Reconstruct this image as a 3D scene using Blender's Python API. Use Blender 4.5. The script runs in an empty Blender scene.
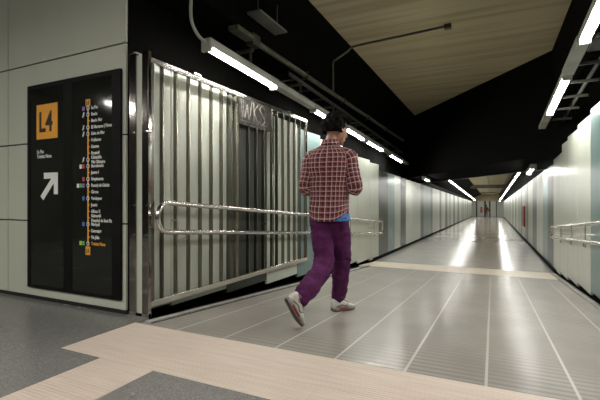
import bpy, bmesh, math, random
from mathutils import Vector, Matrix, Quaternion, noise
random.seed(7)
C = bpy.context.scene.collection
PI = math.pi

# ------------------------------------------------------------------ helpers
class MB:
    """collects shapes, links them as ONE mesh object"""
    def __init__(s): s.v = []; s.f = []; s.m = []; s.uv = {}
    def add(s, vs, fs, mi=0):
        b = len(s.v); s.v += [Vector(p) for p in vs]
        for f in fs: s.f.append([b+i for i in f]); s.m.append(mi)
    def hexa(s, p, mi=0):
        s.add(p, [(0,3,2,1),(4,5,6,7),(0,1,5,4),(1,2,6,5),(2,3,7,6),(3,0,4,7)], mi)
    def box(s, x0, x1, y0, y1, z0, z1, mi=0):
        x0,x1=min(x0,x1),max(x0,x1); y0,y1=min(y0,y1),max(y0,y1); z0,z1=min(z0,z1),max(z0,z1)
        s.hexa([(x0,y0,z0),(x1,y0,z0),(x1,y1,z0),(x0,y1,z0),(x0,y0,z1),(x1,y0,z1),(x1,y1,z1),(x0,y1,z1)], mi)
    def bar(s, a, b, w, h, up=(0,0,1), mi=0):
        """a box from a to b, w across, h along up"""
        a, b = Vector(a), Vector(b); t = (b-a).normalized(); up = Vector(up)
        r = t.cross(up).normalized()*w/2; u = r.cross(t).normalized()*h/2
        s.hexa([a-r-u, a+r-u, b+r-u, b-r-u, a-r+u, a+r+u, b+r+u, b-r+u], mi)
    def tube(s, pts, r, n=12, cap=True, mi=0, radii=None):
        pts = [Vector(p) for p in pts]; ref = None; rings = []
        for i, p in enumerate(pts):
            t = (pts[min(i+1,len(pts)-1)]-pts[max(i-1,0)]).normalized()
            if ref is None: ref = t.orthogonal().normalized()
            ref = (ref - t*ref.dot(t)).normalized(); q = t.cross(ref)
            rr = radii[i] if radii else r
            rings.append([p+(ref*math.cos(2*PI*k/n)+q*math.sin(2*PI*k/n))*rr for k in range(n)])
        s.rings(rings, cap, mi)
    def rings(s, rings, cap=True, mi=0):
        b = len(s.v); n = len(rings[0])
        for r in rings: s.v += [Vector(p) for p in r]
        for i in range(len(rings)-1):
            for k in range(n):
                k2 = (k+1) % n
                s.f.append([b+i*n+k, b+i*n+k2, b+(i+1)*n+k2, b+(i+1)*n+k]); s.m.append(mi)
        if cap:
            s.f.append([b+k for k in range(n)][::-1]); s.m.append(mi)
            s.f.append([b+(len(rings)-1)*n+k for k in range(n)]); s.m.append(mi)
    def ball(s, c, r, nu=12, nv=8, M=None, mi=0):
        if not hasattr(r, '__len__'): r = (r, r, r)
        rings = []
        for j in range(nv+1):
            a = -PI/2 + PI*(j if 0 < j < nv else (0.03 if j == 0 else nv-0.03))/nv
            ring = []
            for k in range(nu):
                p = Vector((r[0]*math.cos(a)*math.cos(2*PI*k/nu), r[1]*math.cos(a)*math.sin(2*PI*k/nu), r[2]*math.sin(a)))
                if M: p = M @ p
                ring.append(Vector(c)+p)
            rings.append(ring)
        s.rings(rings, True, mi)
    def build(s, name, mats, parent=None, smooth=False, bevel=0):
        me = bpy.data.meshes.new(name); me.from_pydata([tuple(p) for p in s.v], [], s.f)
        if not isinstance(mats, (list, tuple)): mats = [mats]
        for m in mats: me.materials.append(m)
        for p, mi in zip(me.polygons, s.m): p.material_index = mi; p.use_smooth = smooth
        bm = bmesh.new(); bm.from_mesh(me); bmesh.ops.recalc_face_normals(bm, faces=bm.faces); bm.to_mesh(me); bm.free()
        me.update()
        o = bpy.data.objects.new(name, me); C.objects.link(o)
        if parent: o.parent = parent
        if smooth:
            try: me.set_sharp_from_angle(angle=math.radians(42))
            except Exception: pass
        if bevel:
            b = o.modifiers.new('bevel', 'BEVEL'); b.width = bevel; b.segments = 2; b.limit_method = 'ANGLE'
        return o

def thing(name, label, cat, loc=(0,0,0), rz=0, group=None):
    o = bpy.data.objects.new(name, None); C.objects.link(o); o.empty_display_size = .1
    o.location = loc; o.rotation_euler = (0,0,rz)
    return tag(o, label, cat, group)
def tag(o, label, cat, group=None):
    o['label'] = label; o['category'] = cat
    if group: o['group'] = group
    return o
def struct(o): o['kind'] = 'structure'; return o
def recenter(o, origin):
    """moves a mesh object's origin to a point at its base, shape staying in place"""
    v = Vector(origin); o.data.transform(Matrix.Translation(-v)); o.location = v; return o
def settle(root, loc):
    """moves an Empty to its base while the child meshes stay where they are"""
    v = Vector(loc); root.location = v
    for ch in list(root.children): ch.data.transform(Matrix.Translation(-v)); 
    for ch in list(root.children):
        for g in ch.children:
            g.data.transform(Matrix.Translation(-v))
            for h in g.children: h.data.transform(Matrix.Translation(-v))

def catmull(P, n):
    P = [Vector(p) for p in P]; out = []
    for i in range(len(P)-1):
        a,b,c,d = P[max(i-1,0)],P[i],P[i+1],P[min(i+2,len(P)-1)]
        for k in range(n):
            t = k/n
            out.append(.5*((2*b)+(c-a)*t+(2*a-5*b+4*c-d)*t*t+(3*b-a-3*c+d)*t**3))
    out.append(P[-1]); return out

def text_mb(body, x, y, z, size, sx=1.0, bold=0, axis='wall', align='LEFT'):
    cu = bpy.data.curves.new('lettering', 'FONT'); cu.body = body; cu.size = size; cu.offset = bold; cu.align_x = align
    cu.resolution_u = 3; cu.extrude = .0008
    ob = bpy.data.objects.new('lettering', cu); C.objects.link(ob)
    dg = bpy.context.evaluated_depsgraph_get(); me = bpy.data.meshes.new_from_object(ob.evaluated_get(dg))
    mb = MB(); mb.add([(x+v.co.x*sx, y-v.co.z, z+v.co.y) for v in me.vertices], [list(p.vertices) for p in me.polygons])
    bpy.data.objects.remove(ob); bpy.data.curves.remove(cu); bpy.data.meshes.remove(me)
    return mb

# ------------------------------------------------------------------ materials
def mat(name, col, rough=.5, metal=0, spec=.5, emit=None, strength=0):
    m = bpy.data.materials.new(name); m.use_nodes = True; b = m.node_tree.nodes['Principled BSDF']
    b.inputs['Base Color'].default_value = (*col, 1); b.inputs['Roughness'].default_value = rough
    b.inputs['Metallic'].default_value = metal; b.inputs['Specular IOR Level'].default_value = spec
    if emit: b.inputs['Emission Color'].default_value = (*emit, 1); b.inputs['Emission Strength'].default_value = strength
    return m
def nt(m): return m.node_tree.nodes, m.node_tree.links, m.node_tree.nodes['Principled BSDF']
def coord(m, scale=(1,1,1), kind='Object', rot=(0,0,0)):
    n, l, b = nt(m); t = n.new('ShaderNodeTexCoord'); mp = n.new('ShaderNodeMapping')
    mp.inputs['Scale'].default_value = scale; mp.inputs['Rotation'].default_value = rot
    l.new(t.outputs[kind], mp.inputs['Vector']); return mp.outputs['Vector']
def ramp(m, fac, stops):
    n, l, b = nt(m); r = n.new('ShaderNodeValToRGB'); e = r.color_ramp.elements
    while len(e) < len(stops): e.new(.5)
    for el, (p, c) in zip(e, stops): el.position = p; el.color = (*c, 1) if len(c) == 3 else c
    l.new(fac, r.inputs['Fac']); return r.outputs['Color']
def noisy(m, c0, c1, scale, detail=4, lo=.35, hi=.65, sc=(1,1,1), rot=(0,0,0), bump=0, kind='Object'):
    n, l, b = nt(m); t = n.new('ShaderNodeTexNoise'); t.inputs['Scale'].default_value = scale; t.inputs['Detail'].default_value = detail
    l.new(coord(m, sc, kind, rot), t.inputs['Vector'])
    l.new(ramp(m, t.outputs['Fac'], [(lo, c0), (hi, c1)]), b.inputs['Base Color'])
    if bump:
        bp = n.new('ShaderNodeBump'); bp.inputs['Strength'].default_value = bump; bp.inputs['Distance'].default_value = .01
        l.new(t.outputs['Fac'], bp.inputs['Height']); l.new(bp.outputs['Normal'], b.inputs['Normal'])
    return m

def math_node(m, op, a, b_=None, c_=None):
    n, l, b = nt(m); k = n.new('ShaderNodeMath'); k.operation = op
    for i, v in enumerate((a, b_, c_)):
        if v is None: continue
        if isinstance(v, (int, float)): k.inputs[i].default_value = v
        else: l.new(v, k.inputs[i])
    return k.outputs[0]
def mixcol(m, fac, c0, c1):
    n, l, b = nt(m); k = n.new('ShaderNodeMix'); k.data_type = 'RGBA'
    if isinstance(fac, (int, float)): k.inputs[0].default_value = fac
    else: l.new(fac, k.inputs[0])
    for i, c in ((6, c0), (7, c1)):
        if isinstance(c, tuple): k.inputs[i].default_value = (*c, 1)
        else: l.new(c, k.inputs[i])
    return k.outputs[2]
def sepxyz(m, vec):
    n, l, b = nt(m); k = n.new('ShaderNodeSeparateXYZ'); l.new(vec, k.inputs[0]); return k.outputs

def panel_mat(name, c, rough=.3):
    m = mat(name, c, rough, 0, .5)
    return noisy(m, tuple(x*.93 for x in c), c, 1.2, 3, .3, .7, (3, 3, .4))
M = {}
M['pale'] = panel_mat('pale_green_lacquer', (.51,.53,.45))
M['cream'] = panel_mat('cream_lacquer', (.56,.57,.49))
M['grey'] = panel_mat('grey_green_lacquer', (.036,.043,.033))
M['dark'] = panel_mat('dark_green_lacquer', (.022,.028,.022))
M['teal'] = panel_mat('teal_lacquer', (.17,.25,.235))
M['wallpale'] = panel_mat('concourse_panel', (.50,.52,.43), .38)
M['hall'] = noisy(mat('dark_hall_cladding', (.03,.03,.027), .5), (.022,.022,.02), (.04,.039,.035), 1.5, 3)
M['joint'] = mat('joint_black', (.006,.006,.005), .8)
M['black'] = noisy(mat('black_paint', (.003,.003,.003), .85, 0, .03), (.0022,.0022,.0018), (.0040,.0038,.0032), 6, 3, .3, .7, (6,6,.3))
M['shadowgap'] = mat('black_recess', (.004,.004,.004), .9, 0, .1)
# board-marked beige ceiling
m = mat('boarded_concrete', (.5,.43,.28), .85, 0, .2); n, l, b = nt(m)
w = n.new('ShaderNodeTexNoise'); w.inputs['Scale'].default_value = 1.0; w.inputs['Detail'].default_value = 6
l.new(coord(m, (.35, 7, 1), 'Object', (0,0,math.radians(-6))), w.inputs['Vector'])
c0 = ramp(m, w.outputs['Fac'], [(.3, (.30,.25,.155)), (.5, (.41,.35,.222)), (.72, (.46,.40,.265))])
y = sepxyz(m, coord(m, (1,1,1), 'Object', (0,0,math.radians(-6))))[1]
seam = math_node(m, 'LESS_THAN', math_node(m, 'FRACT', math_node(m, 'MULTIPLY', y, 1.9)), .025)
l.new(mixcol(m, math_node(m, 'MULTIPLY', seam, .35), c0, (.22,.19,.12)), b.inputs['Base Color']); M['ceil'] = m
# terrazzo
m = mat('dark_terrazzo', (.12,.12,.115), .22, 0, .5); n, l, b = nt(m)
v = n.new('ShaderNodeTexVoronoi'); v.inputs['Scale'].default_value = 170; l.new(coord(m), v.inputs['Vector'])
w = n.new('ShaderNodeTexNoise'); w.inputs['Scale'].default_value = 1.3; w.inputs['Detail'].default_value = 5; l.new(coord(m), w.inputs['Vector'])
k = n.new('ShaderNodeSeparateColor'); l.new(v.outputs['Color'], k.inputs[0])
c0 = ramp(m, k.outputs[0], [(.0, (.165,.16,.152)), (.55, (.205,.20,.19)), (.85, (.245,.238,.225)), (.97, (.32,.31,.29))])
c1 = mixcol(m, math_node(m, 'MULTIPLY', w.outputs['Fac'], .45), c0, (.15,.146,.138))
l.new(c1, b.inputs['Base Color'])
l.new(math_node(m, 'ADD', math_node(m, 'MULTIPLY', w.outputs['Fac'], .25), .12), b.inputs['Roughness']); M['terrazzo'] = m
# pink ribbed tile
m = mat('pink_ribbed_tile', (.5,.38,.3), .5, 0, .35); n, l, b = nt(m)
xyz = sepxyz(m, coord(m))
w = n.new('ShaderNodeTexNoise'); w.inputs['Scale'].default_value = 1.0; w.inputs['Detail'].default_value = 5
l.new(coord(m, (2.5, 34, 1)), w.inputs['Vector'])
c0 = ramp(m, w.outputs['Fac'], [(.3, (.55,.45,.38)), (.7, (.63,.53,.452))])
jx = math_node(m, 'LESS_THAN', math_node(m, 'FRACT', math_node(m, 'MULTIPLY', xyz[0], 2.5)), .010)
rib = math_node(m, 'SINE', math_node(m, 'MULTIPLY', xyz[1], 2*PI/.022))
bp = n.new('ShaderNodeBump'); bp.inputs['Strength'].default_value = .35; bp.inputs['Distance'].default_value = .003
l.new(rib, bp.inputs['Height']); l.new(bp.outputs['Normal'], b.inputs['Normal'])
l.new(mixcol(m, math_node(m, 'MULTIPLY', jx, .3), c0, (.48,.39,.33)), b.inputs['Base Color']); M['pink'] = m
# ramp tile: light joints every 0.41 m, grip grooves across
def ramp_tile(name, grooves):
    m = mat(name, (.25,.24,.22), .2, 0, .5); n, l, b = nt(m)
    xyz = sepxyz(m, coord(m))
    w = n.new('ShaderNodeTexNoise'); w.inputs['Scale'].default_value = 2.2; w.inputs['Detail'].default_value = 6; l.new(coord(m, (1.2,1,1)), w.inputs['Vector'])
    f = n.new('ShaderNodeTexNoise'); f.inputs['Scale'].default_value = 160; f.inputs['Detail'].default_value = 2; l.new(coord(m), f.inputs['Vector'])
    c0 = ramp(m, w.outputs['Fac'], [(.3, (.33,.305,.27)), (.7, (.41,.385,.345))])
    c0 = mixcol(m, math_node(m, 'MULTIPLY', f.outputs['Fac'], .25), c0, (.28,.262,.235))
    if grooves:
        g = math_node(m, 'FRACT', math_node(m, 'MULTIPLY', xyz[1], 1/.066))
        gd0 = math_node(m, 'LESS_THAN', g, .45)
        jx = math_node(m, 'LESS_THAN', math_node(m, 'ABSOLUTE', math_node(m, 'SUBTRACT', math_node(m, 'FRACT', math_node(m, 'MULTIPLY', math_node(m, 'ADD', xyz[0], .235+4.1), 1/.41)), .5)), .018)
        gd = math_node(m, 'MULTIPLY', gd0, math_node(m, 'SUBTRACT', 1.0, jx))
        c0 = mixcol(m, math_node(m, 'MULTIPLY', gd, .85), c0, (.105,.088,.072))
        jx = math_node(m, 'LESS_THAN', math_node(m, 'ABSOLUTE', math_node(m, 'SUBTRACT', math_node(m, 'FRACT', math_node(m, 'MULTIPLY', math_node(m, 'ADD', xyz[0], .235+4.1), 1/.41)), .5)), .018)
        c0 = mixcol(m, jx, c0, (.56,.525,.475))
        bp = n.new('ShaderNodeBump'); bp.inputs['Strength'].default_value = .10; bp.inputs['Distance'].default_value = .0015
        bp.invert = True; l.new(gd, bp.inputs['Height']); l.new(bp.outputs['Normal'], b.inputs['Normal'])
        l.new(math_node(m, 'ADD', math_node(m, 'MULTIPLY', gd, .25), .22), b.inputs['Roughness'])
    else:
        b.inputs['Roughness'].default_value = .17; b.inputs['Specular IOR Level'].default_value = .16
        q = n.new('ShaderNodeTexNoise'); q.inputs['Scale'].default_value = 5; q.inputs['Detail'].default_value = 2; l.new(coord(m), q.inputs['Vector'])
        bp = n.new('ShaderNodeBump'); bp.inputs['Strength'].default_value = .12; bp.inputs['Distance'].default_value = .004
        l.new(q.outputs['Fac'], bp.inputs['Height']); l.new(bp.outputs['Normal'], b.inputs['Normal'])
    l.new(c0, b.inputs['Base Color']); return m
M['ramp'] = ramp_tile('grooved_ramp_tile', True)
M['corridor'] = ramp_tile('polished_floor_tile', False)
M['band'] = noisy(mat('cream_band_tile', (.6,.5,.37), .35), (.60,.51,.40), (.70,.61,.49), 6, 4)
M['kerb'] = noisy(mat('kerb_metal', (.35,.34,.32), .4, .2), (.28,.27,.25), (.40,.385,.36), 8, 3)
m = mat('stainless_steel', (.60,.57,.53), .2, 1); n, l, b = nt(m)
w = n.new('ShaderNodeTexNoise'); w.inputs['Scale'].default_value = 5; l.new(coord(m, (30,30,1)), w.inputs['Vector'])
l.new(math_node(m, 'ADD', math_node(m, 'MULTIPLY', w.outputs['Fac'], .14), .13), b.inputs['Roughness']); M['steel'] = m
M['barsteel'] = noisy(mat('dull_steel', (.25,.23,.2), .22, 1), (.20,.18,.155), (.28,.26,.225), 3, 4, .3, .7, (20,20,1))
M['mirror'] = noisy(mat('polished_steel', (.42,.38,.35), .1, 1), (.34,.31,.28), (.50,.46,.43), 3, 4, .3, .7, (6,6,1))
M['plate'] = noisy(mat('scratched_plate', (.1,.095,.085), .38, .7), (.045,.042,.038), (.11,.10,.09), 14, 5)
M['scratch'] = noisy(mat('scratched_lettering', (.2,.19,.17), .5, .4), (.10,.095,.085), (.27,.25,.225), 40, 4)
M['galv'] = noisy(mat('galvanised_metal', (.16,.16,.13), .5, .5), (.03,.03,.025), (.06,.06,.05), 7, 3)
M['olive'] = noisy(mat('olive_pipe', (.09,.088,.06), .45, .3), (.06,.058,.04), (.12,.115,.08), 9, 3)
M['dimplate'] = noisy(mat('dull_grey_plate', (.12,.12,.105), .5), (.10,.10,.088), (.14,.14,.122), 5, 2)
M['housing'] = noisy(mat('light_housing', (.30,.30,.26), .45), (.26,.26,.225), (.33,.33,.29), 4, 2)
M['lamp'] = mat('lit_tube_diffuser', (.9,.9,.88), .4, 0, .5, (1,.985,.94), 42.0)
M['lampfar'] = mat('lit_tube_far', (.9,.9,.88), .4, 0, .5, (1,.985,.94), 28.0)
M['lampconc'] = mat('lit_tube_concourse', (.9,.9,.88), .4, 0, .5, (1,.97,.90), 44.0)
M['frame'] = noisy(mat('sign_frame_black', (.006,.006,.006), .5, 0, .12), (.005,.005,.005), (.008,.008,.0075), 9, 2)
M['glassface'] = noisy(mat('sign_face_black', (.012,.013,.011), .07, 0, .5), (.010,.011,.009), (.015,.016,.0135), 2, 2)
M['orange'] = noisy(mat('sign_orange', (.80,.36,.035), .5), (.78,.345,.03), (.82,.37,.04), 5, 2)
M['ink'] = noisy(mat('sign_black_ink', (.012,.01,.008), .5), (.010,.009,.007), (.014,.012,.01), 5, 2)
M['white'] = noisy(mat('sign_white', (.75,.75,.72), .5), (.72,.72,.69), (.78,.78,.75), 5, 2)
M['s_blue'] = noisy(mat('icon_blue', (.08,.16,.42), .5), (.07,.15,.40), (.09,.17,.44), 5, 2)
M['s_red'] = noisy(mat('icon_red', (.55,.07,.07), .5), (.52,.06,.06), (.58,.08,.08), 5, 2)
M['s_green'] = noisy(mat('icon_green', (.12,.42,.10), .5), (.11,.40,.09), (.13,.44,.11), 5, 2)
M['s_purple'] = noisy(mat('icon_purple', (.26,.13,.42), .5), (.25,.12,.40), (.27,.14,.44), 5, 2)
M['s_lime'] = noisy(mat('icon_lime', (.45,.60,.10), .5), (.43,.58,.09), (.47,.62,.11), 5, 2)
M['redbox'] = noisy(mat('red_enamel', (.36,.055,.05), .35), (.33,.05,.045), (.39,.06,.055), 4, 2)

# ------------------------------------------------------------------ place: levels and wall lines
Y0, YB, YE = 2.26, 8.85, 60.0
RS, RS2 = .064, .0180
def zf(y):
    if y <= Y0: return 0.0
    if y <= YB: return -RS*(y-Y0)
    return -RS*(YB-Y0) - RS2*(y-YB)
def lerp(a, b, t): return a+(b-a)*t
def XL(y): return lerp(-2.65, -2.40, (y-2.38)/7.02) if y < 9.4 else lerp(-2.40, -2.56, (y-9.4)/50.6)
def XR(y): return lerp(1.10, 1.07, (y-2.38)/7.02) if y < 9.4 else lerp(1.07, 1.34, (y-9.4)/50.6)

# concourse floor with the pink path set in
mb = MB()
xs = [-9, -2.55, -2.15, -1.705, 1.12, 5.0]; ys = [-3.6, 1.665, 2.26]
def cell(x0, x1, y0, y1, mi): mb.box(x0, x1, y0, y1, -.12, 0, mi)
cell(-9, -2.13, -3.6, 1.665, 0); cell(-2.13, -1.705, -3.6, 1.665, 1); cell(-1.705, 5, -3.6, 1.665, 0)
cell(-9, -2.50, 1.665, 2.40, 0); cell(-2.50, 1.12, 1.665, 2.26, 1); cell(1.12, 5, 1.665, 2.40, 0)
struct(mb.build('floor', [M['terrazzo'], M['pink']]))
# ramp, band and long corridor
def slab(y0, y1, inL, inR, name, m, n=1):
    mb = MB()
    for i in range(n):
        a, b_ = lerp(y0, y1, i/n), lerp(y0, y1, (i+1)/n)
        mb.hexa([(XL(a)+inL,a,zf(a)-.12),(XR(a)-inR,a,zf(a)-.12),(XR(b_)-inR,b_,zf(b_)-.12),(XL(b_)+inL,b_,zf(b_)-.12),
                 (XL(a)+inL,a,zf(a)),(XR(a)-inR,a,zf(a)),(XR(b_)-inR,b_,zf(b_)),(XL(b_)+inL,b_,zf(b_))])
    return struct(mb.build(name, m))
slab(Y0, 7.72, .20, .11, 'floor_ramp', M['ramp'])
slab(7.72, YB, .06, .06, 'floor_band', M['band'])
slab(YB, YE+.1, .02, .02, 'floor_corridor', M['corridor'], 4)
# recess under the ramp edges, kerb strips
mb = MB()
for (fa, fb) in ((lambda y: XL(y)-.30, lambda y: XL(y)+.3), (lambda y: XR(y)-.25, lambda y: XR(y)+.30)):
    a, b_ = 2.30, 9.6
    mb.hexa([(fa(a),a,zf(a)-.28),(fb(a),a,zf(a)-.28),(fb(b_),b_,zf(b_)-.28),(fa(b_),b_,zf(b_)-.28),
             (fa(a),a,zf(a)-.13),(fb(a),a,zf(a)-.13),(fb(b_),b_,zf(b_)-.13),(fa(b_),b_,zf(b_)-.13)])
struct(mb.build('floor_recess', M['shadowgap']))
def strip(name, f0, f1, y0, y1, h0, h1, m):
    mb = MB(); mb.hexa([(f0(y0),y0,zf(y0)+h0),(f1(y0),y0,zf(y0)+h0),(f1(y1),y1,zf(y1)+h0),(f0(y1),y1,zf(y1)+h0),
                        (f0(y0),y0,zf(y0)+h1),(f1(y0),y0,zf(y0)+h1),(f1(y1),y1,zf(y1)+h1),(f0(y1),y1,zf(y1)+h1)])
    return struct(mb.build(name, m))
strip('trim_1', lambda y: XL(y)+.21, lambda y: XL(y)+.27, 2.30, 7.72, .0, .012, M['kerb'])
strip('trim_2', lambda y: XL(y)+.275, lambda y: XL(y)+.29, 2.30, 7.72, .0, .003, M['joint'])
strip('trim_3', lambda y: XL(y)+.10, lambda y: XL(y)+.19, 2.34, 7.72, -.12, -.02, M['shadowgap'])
strip('trim_4', lambda y: XR(y)-.11, lambda y: XR(y)-.05, 2.30, 8.7, -.02, .022, M['kerb'])

# cladding: each panel a part of its wall
def cladding(name, side, seams, cols, backing_top):
    root = bpy.data.objects.new(name, None); C.objects.link(root); struct(root)
    X = XL if side < 0 else XR; out = side
    for i in range(len(seams)-1):
        a, b_ = seams[i], seams[i+1]; c = cols[i]
        bot = zf(max(a, 2.3)) + (.022 if a < YB else -.03); 
        top = bot + (2.16 if side < 0 else 2.22) if a < 9 else zf(a)+2.08
        g = .005
        mb = MB(); xa, xb = X(a+g), X(b_-g); th = .03
        mb.hexa([(xa,a+g,bot),(xa+out*th,a+g,bot),(xb+out*th,b_-g,bot),(xb,b_-g,bot),(xa,a+g,top),(xa+out*th,a+g,top),(xb+out*th,b_-g,top),(xb,b_-g,top)])
        mb.build('cladding_panel', M[c], root, bevel=.003)
    return root
sl = [2.40, 2.79, 3.60, 4.41, 5.23, 6.03, 7.02, 7.83, 8.62, 9.30, 10.2, 11.0, 11.8, 12.6, 13.5, 14.5, 15.45, 16.2, 17.2, 18.2, 18.9, 19.6, 20.6, 21.6, 22.4]
cl = ['pale','pale','grey','pale','teal','pale','pale','pale','pale','grey','teal','pale','grey','pale','pale','pale','grey','teal','teal','grey','pale','pale','cream','grey']
sr = [2.40, 3.45, 4.30, 5.15, 5.98, 6.80, 7.60, 8.40, 9.20, 10.13, 11.09, 11.9, 12.7, 14.0, 14.9, 15.8, 16.6, 17.6, 18.6, 19.4, 20.3, 21.2]
cr = ['pale','pale','teal','teal','pale','pale','pale','pale','grey','teal','pale','pale','grey','pale','pale','grey','teal','pale','pale','grey','pale']
pat = ['pale','cream','grey','pale','teal','pale','pale','grey','pale','cream','teal','grey','pale']
def extend(s, c, off):
    k = off
    while s[-1] < YE-.01:
        s.append(min(s[-1] + (.9 + .5*((k*37) % 5)/5), YE)); c.append(pat[k % len(pat)]); k += 1
extend(sl, cl, 0); extend(sr, cr, 4)
cladding('wall_left', -1, sl, cl, 2.75)
cladding('wall_right', 1, sr, cr, 2.75)

# black backing walls, following the cladding
def backing(name, side):
    X = XL if side < 0 else XR; mb = MB(); yy = [2.40, 9.4, 24, 42, YE+.3]
    for a, b_ in zip(yy, yy[1:]):
        o = side
        mb.hexa([(X(a)+o*.30,a,-2.0),(X(a)+o*.45,a,-2.0),(X(b_)+o*.45,b_,-2.0),(X(b_)+o*.30,b_,-2.0),
                 (X(a)+o*.30,a,3.8),(X(a)+o*.45,a,3.8),(X(b_)+o*.45,b_,3.8),(X(b_)+o*.30,b_,3.8)])
    return struct(mb.build(name, M['black']))
backing('wall_backing_left', -1); backing('wall_backing_right', 1)

strip('baseboard_left', lambda y: XL(y)-.02, lambda y: XL(y)+.035, YB, YE, 0, .07, M['shadowgap'])
strip('baseboard_right', lambda y: XR(y)-.03, lambda y: XR(y)+.02, YB, YE, 0, .07, M['shadowgap'])
# concourse wall with the sign, its panels and joints
root = bpy.data.objects.new('wall_concourse', None); C.objects.link(root); struct(root)
mb = MB(); mb.box(-9, -2.74, 2.396, 2.50, 0, 3.25); mb.build('joint_backing', M['joint'], root)
xcols = [-9, -7.85, -6.12, -4.395, -2.738]; zrows = [.03, .751, 1.495, 2.255, 3.25]
for x0, x1 in zip(xcols, xcols[1:]):
    for z0, z1 in zip(zrows, zrows[1:]):
        mb = MB(); mb.box(x0+.006, x1-(.006 if x1 < -3 else 0), 2.378, 2.40, z0+.006, z1-.006)
        mb.build('wall_panel', M['wallpale'], root, bevel=.003)
mb = MB(); mb.box(-9, -2.738, 2.384, 2.40, 0, .03); mb.build('plinth', M['joint'], root)
# return of that wall at the corner
mb = MB(); mb.box(-3.1, -2.726, 2.40, 2.56, 0, 3.8); struct(mb.build('wall_return', M['black']))
mb = MB(); mb.box(1.17, 5, 2.378, 2.50, 0, 3.25); struct(mb.build('wall_concourse_right', M['wallpale']))
mb = MB(); mb.box(-9, 5, -3.7, -3.6, 0, 3.25); struct(mb.build('wall_back', M['hall']))
mb = MB(); mb.box(-9.1, -9, -3.7, 2.5, 0, 3.25); struct(mb.build('wall_far_left', M['hall']))
mb = MB(); mb.box(5, 5.1, -3.7, 2.5, 0, 3.25); struct(mb.build('wall_far_right', M['hall']))
mb = MB(); mb.box(-9, 5, -3.6, 2.40, 3.25, 3.35); struct(mb.build('ceiling_concourse', M['black']))
mb = MB(); mb.box(-3.1, 1.55, 2.28, 2.40, 3.15, 3.9); struct(mb.build('trim_5', M['black']))

# high boarded ceiling over the ramp, black side beams
mb = MB(); mb.box(-3.1, 1.55, 2.40, 14.5, 3.6, 3.7); struct(mb.build('ceiling', M['ceil']))
def prof(poly, ya, yb, name, m=None):
    mb = MB(); mb.rings([[(x, ya, z) for x, z in poly], [(x, yb, z) for x, z in poly]]); return struct(mb.build(name, m or M['black']))
prof([(-3.10,3.6),(-2.20,3.6),(-2.46,3.32),(-2.46,2.82),(-3.10,2.82)], 2.57, 14.4, 'trim_6')
prof([(.95,3.6),(1.50,3.6),(1.50,2.72),(1.10,2.72),(.95,3.3)], 2.41, 14.4, 'trim_7')
# slanting black bulkhead across the corridor
def by(x): return 9.73-1.46*x
mb = MB(); D = 2.75
fz = lambda x: lerp(1.67, 1.77, (x+2.4)/3.5); bz = lambda x: lerp(1.60, 1.66, (x+2.4)/3.5)
x0, x1 = -2.78, 1.42
mb.hexa([(x0,by(x0),fz(x0)),(x1,by(x1),fz(x1)),(x1,by(x1)+D,bz(x1)),(x0,by(x0)+D,bz(x0)),(x0,by(x0),3.75),(x1,by(x1),3.75),(x1,by(x1)+D,3.75),(x0,by(x0)+D,3.75)])
struct(mb.build('trim_8', M['black'], bevel=.01))
a, b_ = Vector((x0+.2,by(x0+.2)+D+.012,bz(x0)+.01)), Vector((x1-.1,by(x1-.1)+D+.012,bz(x1)+.01))
mb = MB(); mb.bar(a, b_, .02, .035); struct(mb.build('trim_9', M['housing']))
# far ceiling: beige centre, black sloping sides, a cross beam, end wall
def cz(y): return zf(y)+3.05
def sheet(fa, fb, ya, yb, name, m, th=.08):
    mb = MB()
    A, B_, Cc, Dd = fa(ya), fb(ya), fb(yb), fa(yb)
    q = [(A[0],ya,A[1]),(B_[0],ya,B_[1]),(Cc[0],yb,Cc[1]),(Dd[0],yb,Dd[1])]
    mb.hexa([Vector(p) for p in q]+[Vector(p)+Vector((0,0,th)) for p in q]); return struct(mb.build(name, m))
ya, yb = 11.0, YE+.2
sheet(lambda y: (-1.35, cz(y)), lambda y: (1.0, cz(y)), 11.9, yb, 'ceiling_far', M['ceil'])
sheet(lambda y: (XL(y)-.32, zf(y)+2.40), lambda y: (-1.33, cz(y)+.01), 14, yb, 'trim_10', M['black'])
sheet(lambda y: (.98, cz(y)+.01), lambda y: (XR(y)+.31, zf(y)+2.25), 10.5, yb, 'trim_11', M['black'])
mb = MB(); mb.box(-1.6, 1.2, 35.0, 35.35, cz(35)-.28, cz(35)+.05); struct(mb.build('trim_12', M['olive']))
root = bpy.data.objects.new('wall_end', None); C.objects.link(root); struct(root)
ze = zf(YE)
mb = MB(); mb.box(-2.7, 1.5, YE+.06, YE+.2, ze-.2, 3.5); mb.build('wall_backing', M['black'], root)
ex = [-2.56,-2.05,-1.88,-1.02,-.80,-.42,-.24,.42,.52,1.34]; ec = ['pale','dark','pale','dark','pale','dark','cream','grey','pale']
for xa, xb, c in zip(ex, ex[1:], ec):
    mb = MB(); mb.box(xa+.005, xb-.005, YE+.02, YE+.05, ze+.02, ze+2.15); mb.build('cladding_panel', M[c], root)
mb = MB(); mb.box(-2.6, 1.4, YE-.02, YE+.06, ze+2.15, ze+3.3); mb.build('fascia', M['ceil'], root)

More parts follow.
